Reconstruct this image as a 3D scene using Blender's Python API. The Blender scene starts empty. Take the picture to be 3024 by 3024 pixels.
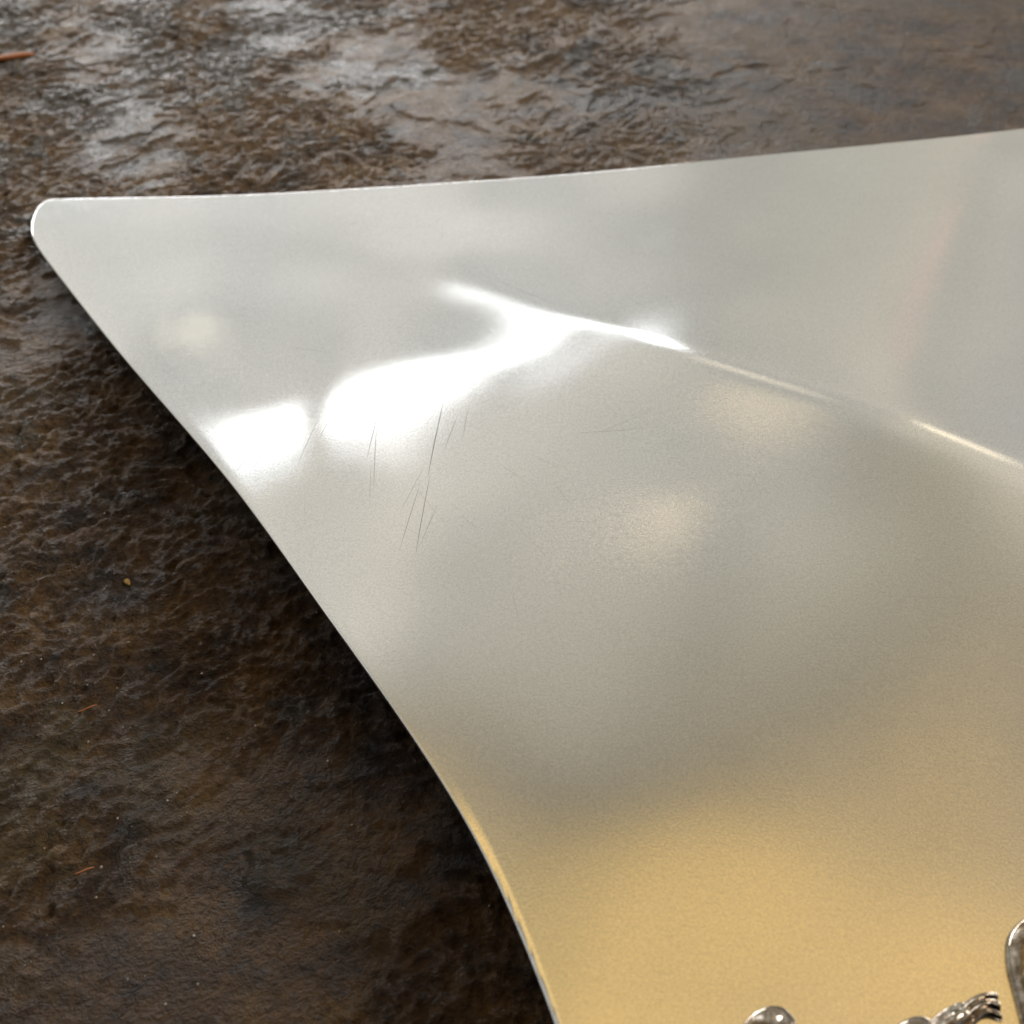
import bpy, math, random
import numpy as np
from mathutils import Vector, Quaternion

# ---------------------------------------------------------------- camera, light, exposure
scene = bpy.context.scene
COL = scene.collection
cam_data = bpy.data.cameras.new("camera")
cam = bpy.data.objects.new("camera", cam_data)
COL.objects.link(cam)
cam.location = (0, 0, 0.30)
cam.rotation_euler = (math.radians(40), 0, 0)
cam_data.sensor_width = 36
cam_data.angle = math.radians(50)
cam_data.clip_start = 0.01
cam_data.clip_end = 100
cam_data.dof.use_dof = True
cam_data.dof.focus_distance = 0.345
cam_data.dof.aperture_fstop = 12.5
scene.camera = cam
scene.view_settings.view_transform = 'Standard'
scene.view_settings.look = 'None'
scene.view_settings.exposure = 0
scene.view_settings.gamma = 1

# the dim room around the table: grey walls, a warm lit ceiling, darker on the near left side
world = bpy.data.worlds.new("World")
scene.world = world
world.use_nodes = True
wn, wl = world.node_tree.nodes, world.node_tree.links
bg = wn['Background']
tc = wn.new('ShaderNodeTexCoord')
up = wn.new('ShaderNodeVectorMath'); up.operation = 'DOT_PRODUCT'
up.inputs[1].default_value = (.072, 0, .9974); wl.new(tc.outputs['Generated'], up.inputs[0])
ramp = wn.new('ShaderNodeValToRGB'); wl.new(up.outputs['Value'], ramp.inputs[0])
cr = ramp.color_ramp; cr.interpolation = 'EASE'
def sky_stop(e, c):
    s = cr.elements.new(e); s.color = (*c, 1)
cr.elements[0].position = 0.0; cr.elements[0].color = (.26, .255, .24, 1)
cr.elements[1].position = 1.0; cr.elements[1].color = (.70, .53, .30, 1)
sky_stop(.17, (.32, .315, .30)); sky_stop(.30, (.60, .595, .57)); sky_stop(.44, (.50, .50, .485)); sky_stop(.60, (.54, .53, .51)); sky_stop(.76, (.56, .545, .505))
sky_stop(.82, (.38, .36, .31)); sky_stop(.856, (.27, .24, .18)); sky_stop(.893, (.80, .56, .235))
side = wn.new('ShaderNodeVectorMath'); side.operation = 'DOT_PRODUCT'
side.inputs[1].default_value = (.25, .96, 0.05); wl.new(tc.outputs['Generated'], side.inputs[0])
mr = wn.new('ShaderNodeMapRange'); mr.interpolation_type = 'SMOOTHSTEP'
mr.inputs['From Min'].default_value = -.45; mr.inputs['From Max'].default_value = .30
mr.inputs['To Min'].default_value = .02; mr.inputs['To Max'].default_value = 1.0
wl.new(side.outputs['Value'], mr.inputs['Value'])
mul = wn.new('ShaderNodeVectorMath'); mul.operation = 'SCALE'
wl.new(ramp.outputs[0], mul.inputs[0]); wl.new(mr.outputs[0], mul.inputs['Scale'])
# blurred furniture and walls: warmer to the right, soft uneven patches low down
tint = wn.new('ShaderNodeValToRGB'); tsep = wn.new('ShaderNodeSeparateXYZ')
wl.new(tc.outputs['Generated'], tsep.inputs[0]); wl.new(tsep.outputs['X'], tint.inputs[0])
te = tint.color_ramp.elements
te[0].position = 0.0; te[0].color = (1.16, 1.155, 1.13, 1); te[1].position = .50; te[1].color = (.93, .91, .89, 1)
t3 = te.new(.17); t3.color = (.93, .925, .885, 1); t4 = te.new(.34); t4.color = (1.24, 1.17, 1.03, 1)
rn = wn.new('ShaderNodeTexNoise'); rn.inputs['Scale'].default_value = 6.5; rn.inputs['Detail'].default_value = 3.5
wl.new(tc.outputs['Generated'], rn.inputs['Vector'])
rc = wn.new('ShaderNodeValToRGB'); wl.new(rn.outputs['Fac'], rc.inputs[0])
rc.color_ramp.elements[0].position = .36; rc.color_ramp.elements[0].color = (.86, .87, .87, 1)
rc.color_ramp.elements[1].position = .64; rc.color_ramp.elements[1].color = (1.13, 1.10, 1.06, 1)
m1 = wn.new('ShaderNodeVectorMath'); m1.operation = 'MULTIPLY'
wl.new(tint.outputs[0], m1.inputs[0]); wl.new(rc.outputs[0], m1.inputs[1])
m2 = wn.new('ShaderNodeVectorMath'); m2.operation = 'MULTIPLY'
wl.new(mul.outputs[0], m2.inputs[0]); wl.new(m1.outputs[0], m2.inputs[1])
wl.new(m2.outputs[0], bg.inputs['Color'])
bg.inputs['Strength'].default_value = 1.0

def area(name, az0, az1, el0, el1, dist, radiance, color, roll=0):
    """a rectangular lamp filling the given azimuth / elevation range as seen from the tray"""
    az, el = math.radians((az0+az1)/2), math.radians((el0+el1)/2)
    d = Vector((math.cos(el)*math.sin(az), math.cos(el)*math.cos(az), math.sin(el)))
    w = 2*dist*math.cos(el)*math.tan(math.radians((az1-az0)/2)); h = 2*dist*math.tan(math.radians((el1-el0)/2))
    l = bpy.data.lights.new(name, 'AREA'); l.shape = 'RECTANGLE'; l.size = w; l.size_y = h
    l.energy = radiance*math.pi*w*h; l.color = color
    o = bpy.data.objects.new(name, l); COL.objects.link(o)
    o.location = Vector((0, .30, .02)) + d*dist
    o.rotation_euler = (d.to_track_quat('Z', 'Y') @ Quaternion((0, 0, 1), math.radians(roll))).to_euler()
    return o
area('window_and_fill_lamp', -25.5, -17.6, 31.9, 40.2, 2.6, 2.1, (.95, .975, 1.0))
area('window_and_fill_lamp', -13.6, -1.6, 31.9, 39.8, 2.6, 2.3, (.95, .975, 1.0))
area('window_and_fill_lamp', -26.0, -17.9, 41.0, 43.6, 2.6, .75, (.86, .93, 1.0))  # added dim bluish strip above the left pane, gives the band its fringe
area('window_and_fill_lamp', -13.4, -2.2, 40.8, 43.4, 2.6, .65, (.92, .96, 1.0))  # added dim strip above the pane, softens the edge of the band
area('window_and_fill_lamp', -1.4, 6.3, 32.8, 35.3, 2.6, 2.4, (.95, .97, 1.0))  # added strip between the panes, closes the gap in the crease highlight
area('window_and_fill_lamp', 2.4, 4.2, 35.6, 39.6, 2.6, .9, (.93, .96, 1.0))
area('window_and_fill_lamp', 6.5, 10.8, 32.0, 37.5, 2.6, 4, (.93, .96, 1.0))
area('window_and_fill_lamp', 8.0, 11.5, 26.5, 31.0, 2.6, .7, (.93, .96, 1.0))  # added weak fill, its reflection stands in for pale scuffs beside the crease
area('window_and_fill_lamp', -46, 8, 3, 11.5, 3.2, 11, (.98, .985, 1.0))  # added low strip, only there to put glare on the stone
area('window_and_fill_lamp', 48, 80, 28, 44, 2.6, 10, (1.0, .97, .92))
area('window_and_fill_lamp', -105, -80, 22, 36, 2.6, .7, (.93, .96, 1.0))
area('warm_lamp', 12.0, 17.0, 49.5, 49.75, 2.2, 4, (1.0, .72, .42), 24)
area('warm_lamp', 12.0, 19.0, 41.0, 42.0, 2.2, 1.3, (1.0, .84, .62))
area('warm_lamp', 30.0, 39.0, 38.0, 40.0, 2.2, 1.3, (1.0, .84, .60))
area('warm_lamp', -25.2, -24.8, 22.7, 23.2, 2.2, 6, (1.0, .90, .66))
area('warm_lamp', -23.0, -22.5, 23.2, 23.8, 2.2, 8, (1.0, .90, .66))
area('red_fill', 27.0, 28.2, 23.8, 24.2, 2.2, 1.2, (1.0, .22, .22))  # added red fill, tints one patch of the tray's reflection pink

# ---------------------------------------------------------------- helpers
def tag(o, label=None, cat=None, group=None, kind=None):
    for k, v in (('label', label), ('category', cat), ('group', group), ('kind', kind)):
        if v: o[k] = v
    return o
def mesh_obj(name, verts, faces, mat, parent=None, smooth=True):
    me = bpy.data.meshes.new(name)
    verts = np.asarray(verts, dtype=np.float64)
    if isinstance(faces, np.ndarray):
        me.vertices.add(len(verts)); me.vertices.foreach_set('co', verts.astype(np.float32).ravel())
        k = faces.shape[1]
        me.loops.add(faces.size); me.loops.foreach_set('vertex_index', faces.astype(np.int32).ravel())
        me.polygons.add(len(faces)); me.polygons.foreach_set('loop_start', (np.arange(len(faces))*k).astype(np.int32))
        me.update(calc_edges=True)
    else:
        me.from_pydata([tuple(v) for v in verts], [], faces)
    me.materials.append(mat)
    me.polygons.foreach_set('use_smooth', [smooth]*len(me.polygons))
    me.validate(); me.update()
    o = bpy.data.objects.new(name, me); COL.objects.link(o)
    if parent: o.parent = parent
    return o
def grid_faces(nu, nv, flip=False, off=0):
    i, j = np.meshgrid(np.arange(nu-1), np.arange(nv-1), indexing='ij')
    a = (i*nv+j).ravel()+off
    f = np.stack([a, a+nv, a+nv+1, a+1], 1)
    return f[:, ::-1].copy() if flip else f

# tiny vectorised noise
def vnoise(x, y, seed):
    xi = np.floor(x).astype(np.int64); yi = np.floor(y).astype(np.int64)
    fx = x-xi; fy = y-yi
    def g(ix, iy):
        h = (ix*374761393 + iy*668265263 + seed*1442695041) & 0xffffffff
        h = ((h ^ (h >> 13))*1274126177) & 0xffffffff
        h = (h ^ (h >> 16)) & 0xffff
        a = h/65535.0*2*np.pi
        return np.cos(a), np.sin(a)
    def dotg(ix, iy, dx, dy):
        c, s = g(ix, iy); return c*dx+s*dy
    u = fx*fx*fx*(fx*(fx*6-15)+10); v = fy*fy*fy*(fy*(fy*6-15)+10)
    a = dotg(xi, yi, fx, fy); b = dotg(xi+1, yi, fx-1, fy)
    c = dotg(xi, yi+1, fx, fy-1); d = dotg(xi+1, yi+1, fx-1, fy-1)
    return ((a*(1-u)+b*u)*(1-v)+(c*(1-u)+d*u)*v)*1.5
def fbm(x, y, seed, octv=4, gain=.5):
    s = 0; a = 1
    for k in range(octv):
        s = s + a*vnoise(x*2**k+17*k, y*2**k-11*k, seed+k); a *= gain
    return s
def sstep(a, b, x):
    t = np.clip((x-a)/(b-a), 0, 1); return t*t*(3-2*t)

# ---------------------------------------------------------------- materials
def new_mat(name):
    m = bpy.data.materials.new(name); m.use_nodes = True
    nt = m.node_tree; return m, nt.nodes, nt.links, nt.nodes['Principled BSDF']
def N(nodes, t, **kw):
    n = nodes.new(t)
    for k, v in kw.items(): setattr(n, k, v)
    return n
def noise(nodes, links, vec, scale, detail=4, rough=.55, dist=0):
    n = nodes.new('ShaderNodeTexNoise'); n.inputs['Scale'].default_value = scale
    n.inputs['Detail'].default_value = detail; n.inputs['Roughness'].default_value = rough
    n.inputs['Distortion'].default_value = dist
    links.new(vec, n.inputs['Vector']); return n.outputs['Fac']
def math_(nodes, links, op, a, b=None, clamp=False):
    n = nodes.new('ShaderNodeMath'); n.operation = op; n.use_clamp = clamp
    for i, v in enumerate((a, b)):
        if v is None: continue
        if isinstance(v, (int, float)): n.inputs[i].default_value = v
        else: links.new(v, n.inputs[i])
    return n.outputs[0]
def ramp_(nodes, links, fac, stops):
    n = nodes.new('ShaderNodeValToRGB'); links.new(fac, n.inputs[0])
    e = n.color_ramp.elements
    e[0].position, e[0].color = stops[0][0], (*stops[0][1], 1)
    e[1].position, e[1].color = stops[-1][0], (*stops[-1][1], 1)
    for p, c in stops[1:-1]:
        s = e.new(p); s.color = (*c, 1)
    return n.outputs[0]
def mix_(nodes, links, fac, a, b):
    n = nodes.new('ShaderNodeMix'); n.data_type = 'RGBA'
    if isinstance(fac, (int, float)): n.inputs[0].default_value = fac
    else: links.new(fac, n.inputs[0])
    for i, v in ((6, a), (7, b)):
        if isinstance(v, tuple): n.inputs[i].default_value = (*v, 1)
        else: links.new(v, n.inputs[i])
    return n.outputs[2]
def g3(v): return (v, v, v)

# rusty slate
stone, n, l, p = new_mat('rusty_slate')
tcs = n.new('ShaderNodeTexCoord'); mp = n.new('ShaderNodeMapping')
mp.inputs['Rotation'].default_value = (0, 0, math.radians(-24)); mp.inputs['Scale'].default_value = (1, 1.2, 1)
l.new(tcs.outputs['Object'], mp.inputs[0]); V = mp.outputs[0]
big = noise(n, l, V, 9, 5, .6, .3)
mid = noise(n, l, V, 34, 7, .68, .1)
mid2 = noise(n, l, tcs.outputs['Object'], 70, 5, .65, .2)
fine = noise(n, l, V, 420, 4, .7)
base = ramp_(n, l, mid, [(.34, (.022, .016, .013)), (.45, (.070, .036, .013)), (.55, (.122, .064, .019)), (.66, (.18, .10, .030)), (.8, (.05, .036, .026))])
olive = ramp_(n, l, mid2, [(.3, (.05, .035, .012)), (.7, (.135, .090, .030))])
och = ramp_(n, l, big, [(.52, g3(0)), (.64, g3(.75))])
c1 = mix_(n, l, och, base, olive)
greyf = ramp_(n, l, noise(n, l, V, 13, 8, .7, .3), [(.57, g3(0)), (.62, g3(.8))])
grey = ramp_(n, l, mid2, [(.3, (.030, .032, .034)), (.7, (.115, .112, .105))])
c2 = mix_(n, l, greyf, c1, grey)
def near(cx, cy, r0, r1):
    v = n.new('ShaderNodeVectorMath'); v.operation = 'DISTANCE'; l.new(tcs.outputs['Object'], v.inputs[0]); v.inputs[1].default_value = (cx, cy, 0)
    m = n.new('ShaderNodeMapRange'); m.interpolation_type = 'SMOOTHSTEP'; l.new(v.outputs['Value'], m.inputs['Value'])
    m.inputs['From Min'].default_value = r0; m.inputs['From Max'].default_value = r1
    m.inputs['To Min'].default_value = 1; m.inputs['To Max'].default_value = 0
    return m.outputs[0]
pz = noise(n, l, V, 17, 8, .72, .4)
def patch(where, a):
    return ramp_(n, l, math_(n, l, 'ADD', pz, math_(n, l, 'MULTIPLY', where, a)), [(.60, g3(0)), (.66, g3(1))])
glare_brown = ramp_(n, l, mid, [(.30, (.055, .040, .028)), (.5, (.27, .165, .080)), (.7, (.42, .29, .16))])
c2 = mix_(n, l, math_(n, l, 'MULTIPLY', near(-.16, .62, .06, .42), math_(n, l, 'ADD', .35, math_(n, l, 'MULTIPLY', pz, .8)), True), c2, glare_brown)  # glare put into the stone colour: lighter browns towards the far left
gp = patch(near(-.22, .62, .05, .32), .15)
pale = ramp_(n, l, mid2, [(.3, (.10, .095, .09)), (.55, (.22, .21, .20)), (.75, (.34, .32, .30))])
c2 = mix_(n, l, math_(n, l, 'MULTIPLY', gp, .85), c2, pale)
gp2 = patch(near(.06, .56, .02, .10), .13)
c2 = mix_(n, l, math_(n, l, 'MULTIPLY', gp2, .85), c2, grey)
op = patch(near(-.175, .125, .02, .09), .16)
c2 = mix_(n, l, math_(n, l, 'MULTIPLY', op, .7), c2, olive)
rust = ramp_(n, l, noise(n, l, V, 40, 7, .7, .2), [(.60, g3(0)), (.70, g3(.8))])
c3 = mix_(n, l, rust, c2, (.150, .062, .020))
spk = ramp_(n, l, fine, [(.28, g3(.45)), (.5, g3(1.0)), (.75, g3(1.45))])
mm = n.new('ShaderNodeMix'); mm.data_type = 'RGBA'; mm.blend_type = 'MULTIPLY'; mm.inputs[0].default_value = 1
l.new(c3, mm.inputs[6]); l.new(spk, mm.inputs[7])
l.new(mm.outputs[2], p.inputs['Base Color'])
rr = ramp_(n, l, mid2, [(.3, g3(.33)), (.7, g3(.52))]); rr = mix_(n, l, gp, rr, (.27, .27, .27)); l.new(rr, p.inputs['Roughness'])
p.inputs['Specular IOR Level'].default_value = .6
b1 = n.new('ShaderNodeBump'); b1.inputs['Strength'].default_value = 1.0; b1.inputs['Distance'].default_value = .0044
hh = math_(n, l, 'ADD', noise(n, l, tcs.outputs['Object'], 230, 7, .72, .2), math_(n, l, 'MULTIPLY', noise(n, l, V, 620, 3, .6), .4))
l.new(hh, b1.inputs['Height']); l.new(b1.outputs[0], p.inputs['Normal'])

# satin silver with fine scratches
silver, n, l, p = new_mat('satin_silver')
tcs = n.new('ShaderNodeTexCoord'); O = tcs.outputs['Object']
p.inputs['Metallic'].default_value = 1
flake = noise(n, l, O, 2600, 2, .6); flake2 = noise(n, l, O, 1500, 3, .7)
cloud = noise(n, l, O, 16, 3, .5)
cbase = ramp_(n, l, cloud, [(.35, (.85, .848, .835)), (.65, (.88, .88, .87))])
cf = ramp_(n, l, flake2, [(.32, g3(.86)), (.5, g3(.965)), (.66, g3(1.05))])
mm = n.new('ShaderNodeMix'); mm.data_type = 'RGBA'; mm.blend_type = 'MULTIPLY'; mm.inputs[0].default_value = 1
l.new(cbase, mm.inputs[6]); l.new(cf, mm.inputs[7]); cbase = mm.outputs[2]
SCR = [(-0.04531,0.30119,-0.04970,0.25305,0.00022,1.00),(-0.04127,0.29136,-0.04662,0.26352,0.00018,0.78),(-0.04788,0.27858,-0.04607,0.23966,0.00018,0.65),(-0.05295,0.28870,-0.05496,0.27412,0.00018,0.65),(-0.02453,0.28720,-0.02864,0.24518,0.00022,1.00),(-0.02758,0.24895,-0.03072,0.21096,0.00014,0.98),(-0.03041,0.24510,-0.03589,0.21356,0.00013,0.78),(-0.02444,0.23458,-0.02936,0.21638,0.00011,0.65),(-0.02986,0.25135,-0.03693,0.22899,0.00011,0.59),(-0.01959,0.27696,-0.02337,0.25936,0.00015,0.65),(-0.01545,0.28407,-0.01734,0.26489,0.00015,0.52),(-0.08039,0.27658,-0.09349,0.24769,0.00022,1.00),(-0.07609,0.27556,-0.08825,0.24855,0.00020,0.91),(-0.08657,0.27030,-0.09297,0.25527,0.00018,0.78),(-0.06186,0.28264,-0.06705,0.26303,0.00015,0.65),(-0.06838,0.27398,-0.07270,0.25025,0.00013,0.52),(-0.00472,0.25455,0.00606,0.24440,0.00011,0.39),(-0.03483,0.24490,-0.01985,0.22339,0.00010,0.33),(-0.01698,0.22986,-0.01046,0.22386,0.00010,0.45),(0.01327,0.24708,0.02085,0.23382,0.00010,0.33),(0.02124,0.26918,0.04758,0.27209,0.00013,0.45),(0.02868,0.26879,0.05216,0.28209,0.00011,0.33),(-0.07389,0.31691,-0.05546,0.33608,0.00013,0.26),(-0.00563,0.36047,0.01764,0.34251,0.00013,0.39),(0.04533,0.34794,0.06070,0.33280,0.00011,0.33),(-0.00104,0.22999,0.01244,0.21180,0.00010,0.26),(-0.04791,0.25311,-0.04660,0.23146,0.00010,0.45),(-0.06872,0.24002,-0.06654,0.22168,0.00013,0.14),(-0.09518,0.20732,-0.09825,0.18659,0.00013,0.20),(0.01805,0.25132,0.00497,0.25971,0.00013,0.27),(-0.02660,0.21853,-0.04048,0.22835,0.00013,0.22),(-0.06793,0.31299,-0.08620,0.31791,0.00018,0.27),(-0.00007,0.20070,0.00213,0.18786,0.00013,0.28),]
acc = None
for (ax, ay, bx_, by_, w, a) in SCR:
    mp = n.new('ShaderNodeMapping'); mp.vector_type = 'TEXTURE'
    L = math.hypot(bx_-ax, by_-ay)
    mp.inputs['Location'].default_value = ((ax+bx_)/2, (ay+by_)/2, 0)
    mp.inputs['Rotation'].default_value = (0, 0, math.atan2(by_-ay, bx_-ax))
    mp.inputs['Scale'].default_value = (L/2, w, 1)
    l.new(O, mp.inputs[0])
    sx = n.new('ShaderNodeSeparateXYZ'); l.new(mp.outputs[0], sx.inputs[0])
    x2 = math_(n, l, 'MULTIPLY', sx.outputs[0], sx.outputs[0])
    bend = math_(n, l, 'MULTIPLY', x2, 1.0)
    yy = math_(n, l, 'ABSOLUTE', math_(n, l, 'SUBTRACT', sx.outputs[1], bend))
    my = math_(n, l, 'SUBTRACT', 1.0, yy, True)
    mx = math_(n, l, 'MULTIPLY', math_(n, l, 'SUBTRACT', 1.0, x2, True), a*1.6)
    m = math_(n, l, 'MULTIPLY', my, mx)
    acc = m if acc is None else math_(n, l, 'MAXIMUM', acc, m)
scr = math_(n, l, 'MINIMUM', acc, 1.0)
cc_ = mix_(n, l, math_(n, l, 'MULTIPLY', scr, .8), cbase, (.09, .09, .09))
# hairline swirls everywhere, only a change of tint
mp = n.new('ShaderNodeMapping'); mp.inputs['Rotation'].default_value = (0, 0, math.radians(28)); mp.inputs['Scale'].default_value = (40, 1500, 1)
l.new(O, mp.inputs[0])
hl = ramp_(n, l, noise(n, l, mp.outputs[0], 1.0, 2, .6, .3), [(.66, g3(1.0)), (.73, g3(.86))])
mh = n.new('ShaderNodeMix'); mh.data_type = 'RGBA'; mh.blend_type = 'MULTIPLY'; mh.inputs[0].default_value = .5
l.new(cc_, mh.inputs[6]); l.new(hl, mh.inputs[7]); cc_ = mh.outputs[2]
l.new(cc_, p.inputs['Base Color'])
rgh = ramp_(n, l, noise(n, l, O, 60, 5, .7), [(.3, g3(.055)), (.7, g3(.095))])
l.new(rgh, p.inputs['Roughness'])
b1 = n.new('ShaderNodeBump'); b1.inputs['Strength'].default_value = .038; b1.inputs['Distance'].default_value = .0003
l.new(math_(n, l, 'ADD', flake, math_(n, l, 'MULTIPLY', flake2, .8)), b1.inputs['Height'])
l.new(b1.outputs[0], p.inputs['Normal'])
# a second, broader lobe gives the milky halo round the highlights
p2 = n.new('ShaderNodeBsdfPrincipled'); p2.inputs['Metallic'].default_value = 1; p2.inputs['Roughness'].default_value = .27
l.new(cc_, p2.inputs['Base Color']); l.new(b1.outputs[0], p2.inputs['Normal'])
ms = n.new('ShaderNodeMixShader'); ms.inputs[0].default_value = .085
l.new(p.outputs[0], ms.inputs[1]); l.new(p2.outputs[0], ms.inputs[2])
l.new(ms.outputs[0], n['Material Output'].inputs['Surface'])

# bright cast silver of the scroll mounts, tarnished in the recesses
cast, n, l, p = new_mat('tarnished_cast_silver')
tcs = n.new('ShaderNodeTexCoord'); O = tcs.outputs['Object']
p.inputs['Metallic'].default_value = 1
tar = noise(n, l, O, 260, 4, .6, .5)
l.new(ramp_(n, l, tar, [(.35, (.16, .115, .07)), (.5, (.34, .28, .22)), (.65, (.60, .54, .46))]), p.inputs['Base Color'])
l.new(ramp_(n, l, tar, [(.35, g3(.16)), (.65, g3(.05))]), p.inputs['Roughness'])
b1 = n.new('ShaderNodeBump'); b1.inputs['Strength'].default_value = .25; b1.inputs['Distance'].default_value = .0006
l.new(noise(n, l, O, 420, 3, .5), b1.inputs['Height']); l.new(b1.outputs[0], p.inputs['Normal'])

def plain(name, color, rough=.6):
    m, n, l, p = new_mat(name)
    t = n.new('ShaderNodeTexCoord')
    c = ramp_(n, l, noise(n, l, t.outputs['Object'], 900, 3, .6), [(.3, tuple(v*.6 for v in color)), (.7, tuple(min(1, v*1.25) for v in color))])
    l.new(c, p.inputs['Base Color']); p.inputs['Roughness'].default_value = rough
    return m
under_mat = plain('blackened_underside', (.035, .032, .03), .6)
fibre_mat = plain('orange_fibre', (.50, .17, .05)); chip_mat = plain('yellow_chip', (.50, .32, .10)); grit_mat = plain('pale_grit', (.62, .58, .55), .3)

# ---------------------------------------------------------------- the stone table top: one relief sheet
def spread(lo, hi, ilo, ihi, n_in, n_out):
    inner = np.linspace(ilo, ihi, n_in); t = (np.linspace(1, 0, n_out, endpoint=False))**2
    return np.r_[ilo-(ilo-lo)*t, inner, (ihi+(hi-ihi)*t)[::-1]]
gx = spread(-3, 3, -.40, .42, 900, 40); gy = spread(-2.0, 4, .04, .72, 800, 40)
GX, GY = np.meshgrid(gx, gy, indexing='ij')
ca, sa = math.cos(math.radians(24)), math.sin(math.radians(24))
def stone_height(X, Y):
    A = X*ca+Y*sa; B = -X*sa+Y*ca             # along / across the cleavage
    wx = .010*fbm(A*24, B*24, 5, 3); wy = .010*fbm(A*24+9, B*24, 6, 3)
    h = .0016*fbm((A+wx)*8, (B+wy)*10, 11, 3)
    r = 1-np.abs(fbm((A+wx)*14, (B+wy)*22, 21, 4)); h = h + .0006*r**4
    t = fbm((A+wx)*9, (B+wy)*13, 31, 5)*2.2        # thin lifted flakes: steps
    h = h + .0006*(np.floor(t)+sstep(.44, .56, t-np.floor(t)))
    rough = sstep(-.45, .30, fbm(A*9, B*11, 41, 3))*(.25+.75*sstep(.16, -.04, X))
    c = fbm((A+wy)*150, (B+wx)*185, 51, 4, .6); h = h + (.00020+.00110*rough)*c
    c2 = 1-np.abs(fbm(A*210, B*260, 61, 3)); h = h + .00045*rough*c2*c2*c2
    pit = fbm(A*120, B*150, 71, 2); h = h - .0012*rough*sstep(.38, .62, pit)
    return .88*h*(1-.62*sstep(.0, .20, X)*sstep(.30, .45, Y))
Z = stone_height(GX, GY)
Z = Z - .0045
verts = np.stack([GX, GY, Z], -1).reshape(-1, 3)
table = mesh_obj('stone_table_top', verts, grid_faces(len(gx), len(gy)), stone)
tag(table, 'rough brown and grey slate table top under the silver tray', None, None, 'structure')

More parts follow.
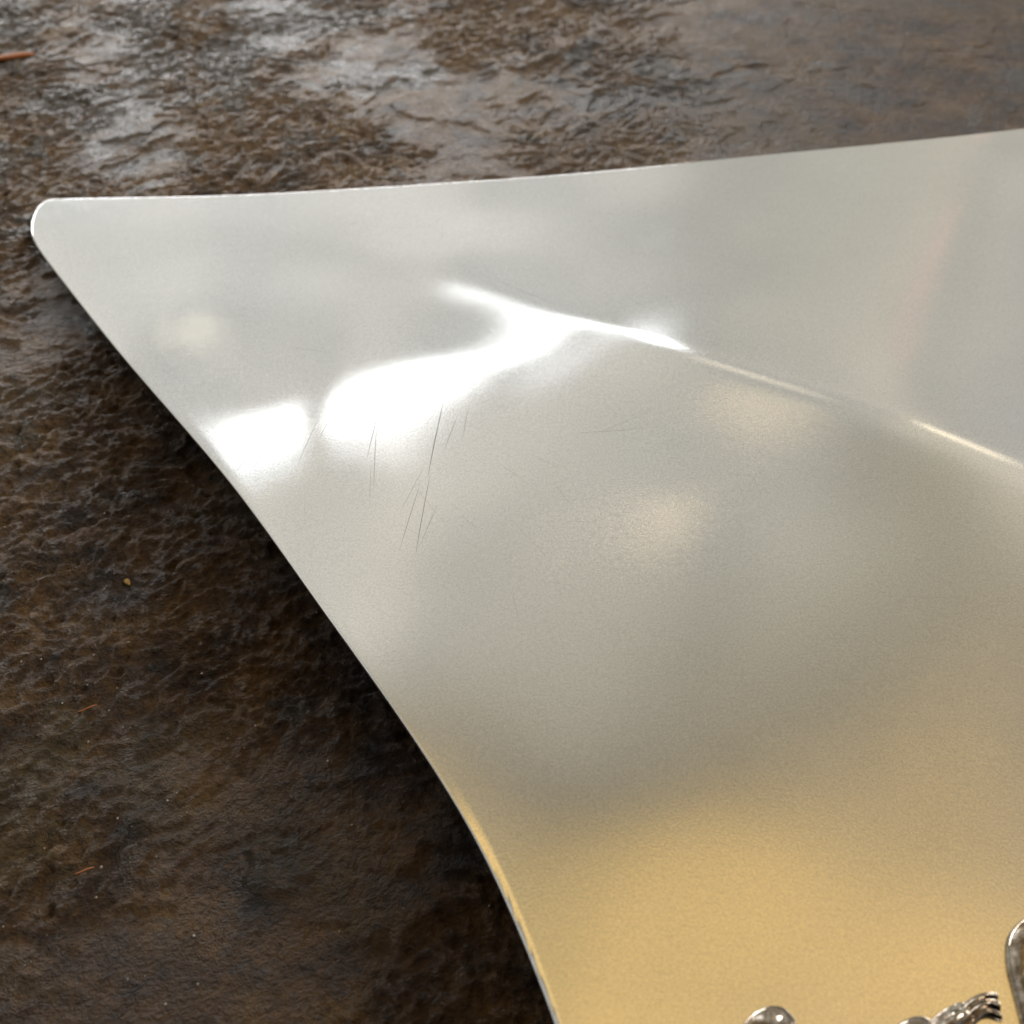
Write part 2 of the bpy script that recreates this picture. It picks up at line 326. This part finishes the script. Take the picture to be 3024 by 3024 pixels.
# ---------------------------------------------------------------- tray surface
NX,NY=24,26
CO=np.array([.027545,.018442,.010252,.003061,-.002955,-.007601,-.010791,-.012632,-.013400,-.013448,-.013109,-.012678,-.012423,-.012594,-.013441,-.015250,-.018312,-.022840,-.028903,-.036417,-.045184,-.054957,-.065496,-.076611,-.088185,-.100168,.034182,.027212,.020612,.014367,.008485,.003095,-.001514,-.004997,-.007173,-.008162,-.008345,-.008206,-.008211,-.008784,-.010374,-.013296,-.017624,-.023221,-.029847,-.037259,-.045247,-.053651,-.062355,-.071287,-.080411,-.089714,.040056,.034335,.028760,.023309,.017915,.012539,.007328,.002710,-.000777,-.002846,-.003672,-.003846,-.004092,-.005192,-.007698,-.011702,-.016967,-.023115,-.029787,-.036710,-.043714,-.050711,-.057677,-.064615,-.071540,-.078457,.045113,.039846,.034766,.029887,.025181,.020483,.015573,.010518,.005918,.002583,.000904,.000431,-.000055,-.001950,-.005523,-.010451,-.016231,-.022399,-.028630,-.034716,-.040553,-.046120,-.051451,-.056590,-.061568,-.066400,.049224,.043793,.038814,.034271,.030159,.026394,.022590,.018165,.013094,.008420,.005556,.004841,.003579,.000613,-.003891,-.009340,-.015100,-.020793,-.026193,-.031177,-.035724,-.039877,-.043696,-.047231,-.050511,-.053549,.052181,.046203,.041123,.036814,.033083,.029900,.027266,.024515,.020392,.014903,.011163,.009606,.005891,.002551,-.002482,-.007845,-.013082,-.017943,-.022248,-.025980,-.029214,-.032030,-.034482,-.036601,-.038409,-.039916,.053653,.047187,.041914,.037773,.034435,.031462,.028974,.027483,.025897,.021043,.018946,.013522,.007719,.003948,-.000421,-.005203,-.009720,-.013520,-.016584,-.019067,-.021086,-.022697,-.023928,-.024801,-.025330,-.025523,.053166,.046959,.041576,.037270,.034251,.031937,.029072,.026160,.025512,.023412,.018553,.014893,.010207,.006048,.002868,-.001333,-.004738,-.007242,-.009130,-.010535,-.011498,-.012041,-.012190,-.011962,-.011370,-.010421,.050357,.045476,.040547,.035882,.032364,.030782,.029391,.026808,.026382,.026458,.021666,.017693,.010984,.010039,.005844,.003695,.002157,.000829,-.000140,-.000640,-.000670,-.000262,.000555,.001762,.003349,.005306,.045400,.042230,.038560,.034354,.030124,.027398,.027136,.025334,.025571,.022715,.022339,.016012,.016898,.012280,.011909,.011273,.010535,.010036,.009942,.010306,.011131,.012402,.014098,.016196,.018680,.021537,.039098,.036951,.034610,.031780,.028121,.026189,.023610,.022384,.021760,.022414,.020944,.019506,.018640,.017737,.019384,.019483,.019482,.019869,.020677,.021903,.023565,.025672,.028207,.031142,.034450,.038120,.032443,.030429,.028529,.026656,.024352,.024130,.023290,.022493,.022498,.020900,.022748,.023433,.023159,.025768,.025604,.026870,.028328,.029828,.031579,.033706,.036258,.039238,.042621,.046370,.050460,.054879,.026215,.024334,.022728,.021711,.021802,.021564,.022136,.022360,.022161,.022898,.024820,.027400,.027792,.030164,.032563,.034388,.036642,.039257,.042107,.045280,.048841,.052775,.057045,.061620,.066486,.071635,.021034,.020130,.019884,.020333,.020887,.020847,.022250,.023808,.025178,.027876,.029483,.030494,.032410,.034073,.036556,.040396,.044105,.047790,.051821,.056237,.060958,.065936,.071155,.076608,.082292,.088204,.017574,.018289,.019329,.020397,.020967,.021382,.022532,.025544,.027173,.027962,.031002,.033220,.036921,.040295,.043188,.046177,.050088,.055008,.060508,.066292,.072251,.078360,.084624,.091050,.097643,.104402,.016276,.018204,.019822,.021014,.021817,.022671,.024098,.026237,.028188,.030218,.032788,.034407,.037582,.042039,.045593,.049099,.054533,.061025,.067976,.075127,.082384,.089727,.097157,.104684,.112314,.120049,.017039,.019249,.020926,.022150,.023151,.024205,.025490,.027035,.028951,.031034,.032757,.034254,.036443,.039690,.043937,.050201,.057664,.065647,.073972,.082495,.091118,.099795,.108515,.117281,.126099,.134969,.019414,.021181,.022568,.023659,.024595,.025498,.026456,.027568,.028879,.030187,.031314,.032500,.034222,.037274,.042536,.050132,.059070,.068576,.078349,.088285,.098320,.108407,.118523,.128660,.138817,.148996,.022948,.023888,.024675,.025326,.025871,.026348,.026808,.027291,.027777,.028264,.028878,.029902,.031872,.035539,.041478,.049604,.059340,.070009,.081134,.092480,.103947,.115488,.127073,.138688,.150324,.161983,.027329,.027218,.027108,.026985,.026827,.026623,.026373,.026084,.025803,.025688,.026022,.027207,.029748,.034109,.040523,.048936,.059058,.070432,.082591,.095190,.108032,.121021,.134110,.147277,.160512,.173812,.032380,.030993,.029708,.028509,.027367,.026248,.025141,.024086,.023217,.022785,.023144,.024699,.027817,.032730,.039520,.048153,.058481,.070234,.083066,.096637,.110683,.125040,.139620,.154381,.169309,.184398,.038000,.035074,.032342,.029800,.027431,.025227,.023214,.021491,.020250,.019770,.020377,.022378,.025992,.031328,.038413,.047217,.057660,.069598,.082815,.097052,.112055,.127622,.143621,.159983,.176677,.193693,.044132,.039380,.034931,.030795,.027000,.023601,.020698,.018444,.017043,.016727,.017717,.020184,.024230,.029899,.037197,.046106,.056586,.068572,.081957,.096587,.112278,.128849,.146154,.164091,.182606,.201678,.050745,.043882,.037445,.031475,.026074,.021401,.017647,.015007,.013645,.013670,.015143,.018088,.022519,.028447,.035880,.044818,.055252,.067163,.080527,.095301,.111417,.128773,.147248,.166721,.187104,.208352])
CREASE=[-12.4704, 2.14113, 0.105377, -0.591428, 0.349959]
KX=np.array([-.16021,-.11179,-.07203,-.03425,-.00128,.03187,.07280,.12016,.17254,.22291])
KV=np.array([-.00000,-.02198,-.04196,-.06497,-.09013,-.13010,-.16002,-.18001,-.19000,-.19001])
TOPX=np.array([-.21948,-.21991,-.22033,-.22068,-.22095,-.22110,-.22110,-.22095,-.22064,-.22016,-.21950,-.21864,-.21756,-.21623,-.21462,-.21271,-.21051,-.20805,-.20534,-.20242,-.19931,-.19603,-.19261,-.18907,-.18544,-.18174,-.17799,-.17422,-.17042,-.16660,-.16276,-.15890,-.15502,-.15112,-.14720,-.14326,-.13930,-.13533,-.13135,-.12735,-.12334,-.11931,-.11527,-.11122,-.10715,-.10306,-.09895,-.09482,-.09066,-.08648,-.08226,-.07802,-.07374,-.06943,-.06508,-.06070,-.05627,-.05180,-.04729,-.04274,-.03816,-.03355,-.02891,-.02426,-.01959,-.01491,-.01022,-.00554,-.00085,.00383,.00851,.01317,.01782,.02246,.02707,.03166,.03623,.04077,.04529,.04979,.05427,.05875,.06321,.06766,.07212,.07658,.08105,.08553,.09004,.09456,.09910,.10368,.10828,.11292,.11759,.12229,.12701,.13174,.13646,.14118,.14588,.15055,.15519,.15980,.16438,.16893,.17346,.17794,.18240,.18681,.19118,.19551,.19980,.20406,.20827,.21246,.21662,.22077,.22489,.22900,.23309,.23718,.24125,.24532,.24939,.25345,.25751,.26158,.26564,.26969,.27429,.27896,.28365,.28836,.29309,.29784,.30261,.30741,.31222,.31706])
TOPY=np.array([.42521,.42760,.42998,.43233,.43463,.43683,.43890,.44079,.44243,.44378,.44477,.44545,.44587,.44611,.44622,.44627,.44628,.44626,.44621,.44613,.44603,.44591,.44577,.44562,.44546,.44529,.44511,.44494,.44476,.44458,.44440,.44422,.44405,.44388,.44372,.44356,.44342,.44329,.44317,.44308,.44302,.44297,.44295,.44296,.44299,.44305,.44313,.44323,.44334,.44348,.44363,.44379,.44396,.44414,.44432,.44450,.44468,.44486,.44503,.44520,.44537,.44553,.44571,.44590,.44611,.44635,.44663,.44695,.44732,.44775,.44819,.44872,.44927,.44993,.45061,.45140,.45224,.45315,.45406,.45500,.45594,.45688,.45783,.45873,.45966,.46060,.46156,.46253,.46353,.46451,.46551,.46650,.46749,.46847,.46945,.47042,.47135,.47226,.47311,.47392,.47463,.47529,.47586,.47641,.47695,.47747,.47801,.47854,.47911,.47968,.48029,.48091,.48155,.48221,.48287,.48354,.48423,.48494,.48566,.48638,.48710,.48783,.48855,.48927,.48997,.49067,.49136,.49204,.49270,.49335,.49498,.49669,.49839,.50011,.50182,.50354,.50526,.50698,.50871,.51044])
LEFX=np.array([-.21948,-.21881,-.21811,-.21736,-.21653,-.21559,-.21452,-.21331,-.21196,-.21046,-.20882,-.20703,-.20509,-.20302,-.20081,-.19848,-.19602,-.19345,-.19075,-.18794,-.18503,-.18202,-.17892,-.17574,-.17249,-.16918,-.16582,-.16243,-.15901,-.15558,-.15216,-.14875,-.14537,-.14202,-.13869,-.13539,-.13211,-.12885,-.12561,-.12241,-.11924,-.11611,-.11303,-.11001,-.10705,-.10416,-.10134,-.09859,-.09591,-.09330,-.09076,-.08828,-.08587,-.08350,-.08119,-.07892,-.07670,-.07452,-.07239,-.07028,-.06822,-.06619,-.06419,-.06222,-.06028,-.05837,-.05649,-.05463,-.05279,-.05098,-.04919,-.04743,-.04569,-.04398,-.04228,-.04061,-.03895,-.03732,-.03571,-.03412,-.03254,-.03099,-.02945,-.02794,-.02645,-.02498,-.02355,-.02214,-.02077,-.01943,-.01813,-.01687,-.01565,-.01447,-.01334,-.01225,-.01120,-.01020,-.00924,-.00832,-.00743,-.00656,-.00572,-.00489,-.00408,-.00328,-.00249,-.00170,-.00092,-.00013,.00066,.00146,.00224,.00303,.00381,.00458,.00534,.00609,.00683,.00755,.00826,.00895,.00962,.01027,.01091,.01152,.01211,.01268,.01324,.01378,.01431,.01482,.01532,.01581,.01629,.01677,.01723,.01769,.01814,.01858])
LEFY=np.array([.42521,.42281,.42043,.41808,.41576,.41348,.41121,.40892,.40658,.40413,.40157,.39885,.39598,.39296,.38979,.38647,.38298,.37934,.37552,.37154,.36740,.36312,.35870,.35417,.34955,.34485,.34009,.33530,.33049,.32570,.32095,.31627,.31169,.30719,.30278,.29843,.29412,.28986,.28564,.28145,.27731,.27322,.26919,.26523,.26134,.25754,.25381,.25015,.24657,.24306,.23960,.23620,.23285,.22955,.22629,.22308,.21991,.21678,.21369,.21064,.20764,.20468,.20176,.19889,.19606,.19328,.19055,.18786,.18522,.18261,.18005,.17753,.17503,.17257,.17014,.16774,.16536,.16301,.16067,.15835,.15605,.15375,.15147,.14920,.14695,.14472,.14251,.14032,.13817,.13604,.13394,.13188,.12985,.12787,.12593,.12403,.12218,.12038,.11860,.11686,.11514,.11344,.11174,.11005,.10835,.10665,.10492,.10318,.10141,.09961,.09778,.09592,.09405,.09215,.09024,.08833,.08640,.08448,.08255,.08063,.07872,.07681,.07492,.07305,.07119,.06935,.06753,.06573,.06395,.06219,.06044,.05872,.05701,.05532,.05364,.05198,.05034,.04871,.04710,.04551])
WID=[.004,.0036,.003,.0028,.004]

X0, X1, Y0, Y1 = -0.36, 0.52, -0.02, 0.82
def bs(x, a, b, n):
    h = (b-a)/(n-3); t = np.clip((x-a)/h, 0, n-3-1e-9); i = np.floor(t).astype(int); f = t-i
    return i, [(1-f)**3/6, (3*f**3-6*f**2+4)/6, (-3*f**3+3*f**2+3*f+1)/6, f**3/6]
def tray_z(x, y):
    x = np.asarray(x, float); y = np.asarray(y, float)
    i, wi = bs(x, X0, X1, NX); j, wj = bs(y, Y0, Y1, NY); C = CO.reshape(NX, NY)
    z = sum(wi[a]*wj[b]*C[i+a, j+b] for a in range(4) for b in range(4))
    k = sum(np.interp(x+o, KX, KV) for o in (-.03, -.02, -.01, 0, .01, .02, .03))/7
    xm = np.clip(x, -.24, .27); dc = np.polyder(CREASE)
    c = np.polyval(CREASE, xm)+np.polyval(dc, xm)*(x-xm); s = np.sqrt(1+np.polyval(dc, xm)**2)
    w = np.interp(x, [-.14, -.05, 0, .06, .2], WID)
    return z + k*w*np.logaddexp(0, (y-c)/s/w)

def resample(px, py, n, power=1.0):
    d = np.r_[0, np.cumsum(np.hypot(np.diff(px), np.diff(py)))]
    q = np.linspace(0, 1, n)**power*d[-1]
    # cubic (Catmull-Rom) resampling keeps the outline smooth
    i = np.clip(np.searchsorted(d, q, side='right')-1, 0, len(d)-2); t = (q-d[i])/(d[i+1]-d[i])
    def cr_(p):
        m = np.gradient(p, d); h = d[i+1]-d[i]
        return (2*t**3-3*t**2+1)*p[i]+(t**3-2*t**2+t)*h*m[i]+(-2*t**3+3*t**2)*p[i+1]+(t**3-t**2)*h*m[i+1]
    return cr_(px), cr_(py)
NS, NTT = 520, 460
tx, ty = resample(TOPX, TOPY, NS, 1.25); lx, ly = resample(LEFX, LEFY, NTT, 1.25)
PX = tx[:, None]+lx[None, :]-tx[0]; PY = ty[:, None]+ly[None, :]-ty[0]
PZ = tray_z(PX, PY)
# a narrow turned-down border along the near part of the left edge, slightly scalloped by hand work
EX = PX-lx[None, :]; EY = PY-ly[None, :]; EW = .0085; E_ = np.clip(1-np.hypot(EX, EY)/EW, 0, 1)
al = np.r_[0, np.cumsum(np.hypot(np.diff(lx), np.diff(ly)))]
amp = .00030*sstep(.135, .10, ly)*(1+.07*np.sin(al*2*np.pi/.0075)+.03*np.sin(al*2*np.pi/.0049+1)) + .00006*sstep(.10, .25, ly)
PZ = PZ - amp[None, :]*E_**2
tray = bpy.data.objects.new('silver_tray', None); COL.objects.link(tray)
tray.empty_display_size = .02
tag(tray, 'satin silver tray with a raised crease and a pointed corner, lying on the slate', 'tray')
top_v = np.stack([PX, PY, PZ], -1).reshape(-1, 3)
# edge roll: path from the near end of the left edge round the tip to the far end of the top edge
path = np.array([(NTT-1-k) for k in range(NTT)] + [s*NTT for s in range(1, NS)])
pp = top_v[path]; tan = np.gradient(pp[:, :2], axis=0); tan /= np.linalg.norm(tan, axis=1)[:, None]
nrm = np.stack([-tan[:, 1], tan[:, 0]], 1)             # points outward (left of travel)
rr_ = .00075; rings = []; NR = 8
for k in range(1, NR+1):
    a = math.pi*k/NR
    rings.append(np.c_[pp[:, :2]+nrm*(rr_*math.sin(a)), pp[:, 2]-rr_*(1-math.cos(a))])
under = top_v.copy(); under[:, 2] -= 2*rr_
nv = len(top_v); allv = [top_v]; faces = [grid_faces(NS, NTT, True)]
prev = path; off = nv
for k, r in enumerate(rings):
    cur = np.arange(len(path))+off; allv.append(r); off += len(path)
    faces.append(np.stack([prev[:-1], prev[1:], cur[1:], cur[:-1]], 1)); prev = cur
allv.append(under); faces.append(grid_faces(NS, NTT, False, off))
body = mesh_obj('tray_body', np.concatenate(allv), np.concatenate(faces), silver, tray)
body.data.materials.append(under_mat)
mi = np.zeros(len(body.data.polygons), dtype=np.int32); mi[-len(faces[-1]):] = 1
body.data.polygons.foreach_set('material_index', mi)

# ---------------------------------------------------------------- cast scroll mounts on the tray
def surf(x, y, dz=0.0): return np.array([x, y, float(tray_z(np.array([x]), np.array([y]))[0])+dz])
def loft(name, pts, radii, height, flutes=0, fl_amp=0.0, nseg=40, label=None, keel=0.0):
    """sweep a domed, optionally fluted section along a path lying on the tray"""
    pts = np.array(pts); m = len(pts); d = np.r_[0, np.cumsum(np.hypot(*np.diff(pts, axis=0).T))]
    q = np.linspace(0, d[-1], 90)
    def sm(v):
        g = np.gradient(v, d); i = np.clip(np.searchsorted(d, q, side='right')-1, 0, m-2); h = d[i+1]-d[i]; t = (q-d[i])/h
        return (2*t**3-3*t**2+1)*v[i]+(t**3-2*t**2+t)*h*g[i]+(-2*t**3+3*t**2)*v[i+1]+(t**3-t**2)*h*g[i+1]
    x, y, r, hh = sm(pts[:, 0]), sm(pts[:, 1]), sm(np.array(radii, float)), sm(np.array(height, float))
    tx_, ty_ = np.gradient(x), np.gradient(y); nn = np.hypot(tx_, ty_); nx_, ny_ = -ty_/nn, tx_/nn
    V = []; 
    for k in range(len(q)):
        for j in range(nseg+1):
            a = math.pi*j/nseg; c, s = math.cos(a), math.sin(a)
            f = 1+fl_amp*(math.cos(flutes*2*a)-1)*.5*min(1, s*2.5) if flutes else 1
            # undercut foot, domed back and a chamfer towards one side
            h = hh[k]*(s**.55)*f*(1-keel*max(0, c)*s)
            X, Y = x[k]+nx_[k]*r[k]*c, y[k]+ny_[k]*r[k]*c
            V.append((X, Y, float(0), h))
    V = np.array(V); zb = tray_z(V[:, 0], V[:, 1]); V = np.c_[V[:, :2], zb-.0003+V[:, 3]]
    F = grid_faces(len(q), nseg+1)
    F = [tuple(f) for f in F] + [tuple(range(nseg+1)), tuple(range((len(q)-1)*(nseg+1), len(q)*(nseg+1)))[::-1]]
    o = mesh_obj(name, V, F, cast, tray)
    if label: tag(o, label)
    return o
loft('scroll_mount', [(0.05253,0.06437),(0.05554,0.06959),(0.05956,0.07356),(0.06357,0.07485),(0.06660,0.07397)], [0.00340,0.00360,0.00330,0.00260,0.00080], [0.00260,0.00280,0.00280,0.00220,0.00060], 0, 0, label='rounded leaf tip at the bottom edge of the picture', keel=0.3)
loft('scroll_mount', [(0.06078,0.06571),(0.06334,0.06979),(0.06628,0.07219),(0.06808,0.07306)], [0.00280,0.00260,0.00180,0.00040], [0.00340,0.00330,0.00240,0.00060], 3, 0.35, label=None, keel=0)
loft('scroll_mount', [(0.08904,0.06635),(0.09473,0.07164),(0.09822,0.07287),(0.10055,0.07302)], [0.00380,0.00380,0.00300,0.00100], [0.00360,0.00380,0.00300,0.00100], 0, 0, label='knobbly twig-like mount with a fluted end', keel=0.2)
loft('scroll_mount', [(0.09890,0.07054),(0.10285,0.07353),(0.10637,0.07571),(0.10901,0.07693),(0.11031,0.07743)], [0.00320,0.00340,0.00300,0.00240,0.00080], [0.00340,0.00380,0.00340,0.00260,0.00080], 2, 0.2, label=None, keel=0)
loft('scroll_mount', [(0.10462,0.07296),(0.10792,0.07572),(0.11105,0.07780),(0.11413,0.07867),(0.11690,0.07846)], [0.00180,0.00240,0.00250,0.00290,0.00350], [0.00260,0.00340,0.00340,0.00300,0.00180], 4, 0.4, label=None, keel=0)
loft('scroll_mount', [(0.12335,0.06567),(0.12422,0.07376),(0.12446,0.08217),(0.12476,0.08840),(0.12682,0.09354),(0.13103,0.09683),(0.13593,0.09751),(0.13822,0.09425)], [0.00300,0.00300,0.00300,0.00300,0.00320,0.00320,0.00300,0.00200], [0.00360,0.00360,0.00360,0.00360,0.00360,0.00360,0.00360,0.00360], 0, 0, label='large smooth scroll cut off by the right edge of the picture', keel=0.3)

# ---------------------------------------------------------------- crumbs on the slate
def drop(name, x, y, L, W, ang, mat, label, cat, group=None, curve=0.0, tall=.0005):
    n_ = 9; V = []; z0 = float(stone_height(np.array([[x]]), np.array([[y]]))[0, 0])-.0045
    o_ = bpy.data.objects
    for i in range(n_):
        t = i/(n_-1)*2-1; w = W*(1-.75*abs(t)**2.5)
        cx, cy = t*L/2, curve*(t*t-.3)
        for k in range(6):
            a = k*math.pi/3
            V.append((cx, cy+w/2*math.cos(a), tall*.5+tall*.5*math.sin(a)*(1-.6*abs(t)**3)+.0002*math.sin(t*3)))
    F = []
    for i in range(n_-1):
        for k in range(6):
            a = i*6+k; b = i*6+(k+1) % 6; F.append((a, a+6, b+6, b))
    F += [tuple(range(6)), tuple(range((n_-1)*6, n_*6))[::-1]]
    o = mesh_obj(name, V, F, mat); o.location = (x, y, z0+.0002); o.rotation_euler = (0, 0, ang)
    return tag(o, label, cat, group)
drop('orange_fibre',-0.2767,0.5834,0.02424,0.00600,0.244,fibre_mat,'thick blurred orange splinter at the far left edge of the slate','splinter',None,0.0004,0.003)
drop('orange_fibre',-0.1337,0.1748,0.00611,0.00060,0.448,fibre_mat,'thin orange fibre on the slate left of the tray, nearer the middle','fibre',None,0,0.0005)
drop('orange_fibre',-0.1215,0.1225,0.00589,0.00060,0.376,fibre_mat,'thin orange fibre on the slate near the dark pits at lower left','fibre',None,0,0.0005)
drop('yellow_chip',-0.1328,0.2249,0.00512,0.00220,-0.919,chip_mat,'small yellowish chip lying on dark slate left of the tray','chip',None,0,0.0008)

# loose mineral grit caught in the rough slate
rng = np.random.default_rng(4)
GV, GF = [], []
for k in range(420):
    x, y = rng.uniform(-.34, .10), rng.uniform(.05, .66)
    if k % 3 == 0: x, y = rng.uniform(-.30, -.08), rng.uniform(.06, .20)
    r = rng.uniform(.00015, .00045)*(1+y)
    z = float(stone_height(np.array([[x]]), np.array([[y]]))[0, 0])-.0045+r*.5
    b0 = len(GV)
    for dx, dy, dz in ((1, 0, 0), (-1, 0, .1), (0, 1, 0), (0, -1, -.1), (.2, .1, 1), (0, 0, -1)):
        q = rng.uniform(.6, 1.3)*r; GV.append((x+dx*q, y+dy*q, z+dz*q*.8))
    for a, b, c in ((0, 2, 4), (2, 1, 4), (1, 3, 4), (3, 0, 4), (2, 0, 5), (1, 2, 5), (3, 1, 5), (0, 3, 5)): GF.append((b0+a, b0+b, b0+c))
grit = mesh_obj('stone_grit', GV, GF, grit_mat, None, False)
tag(grit, 'fine pale mineral grit scattered over the slate', 'grit', None, 'stuff')
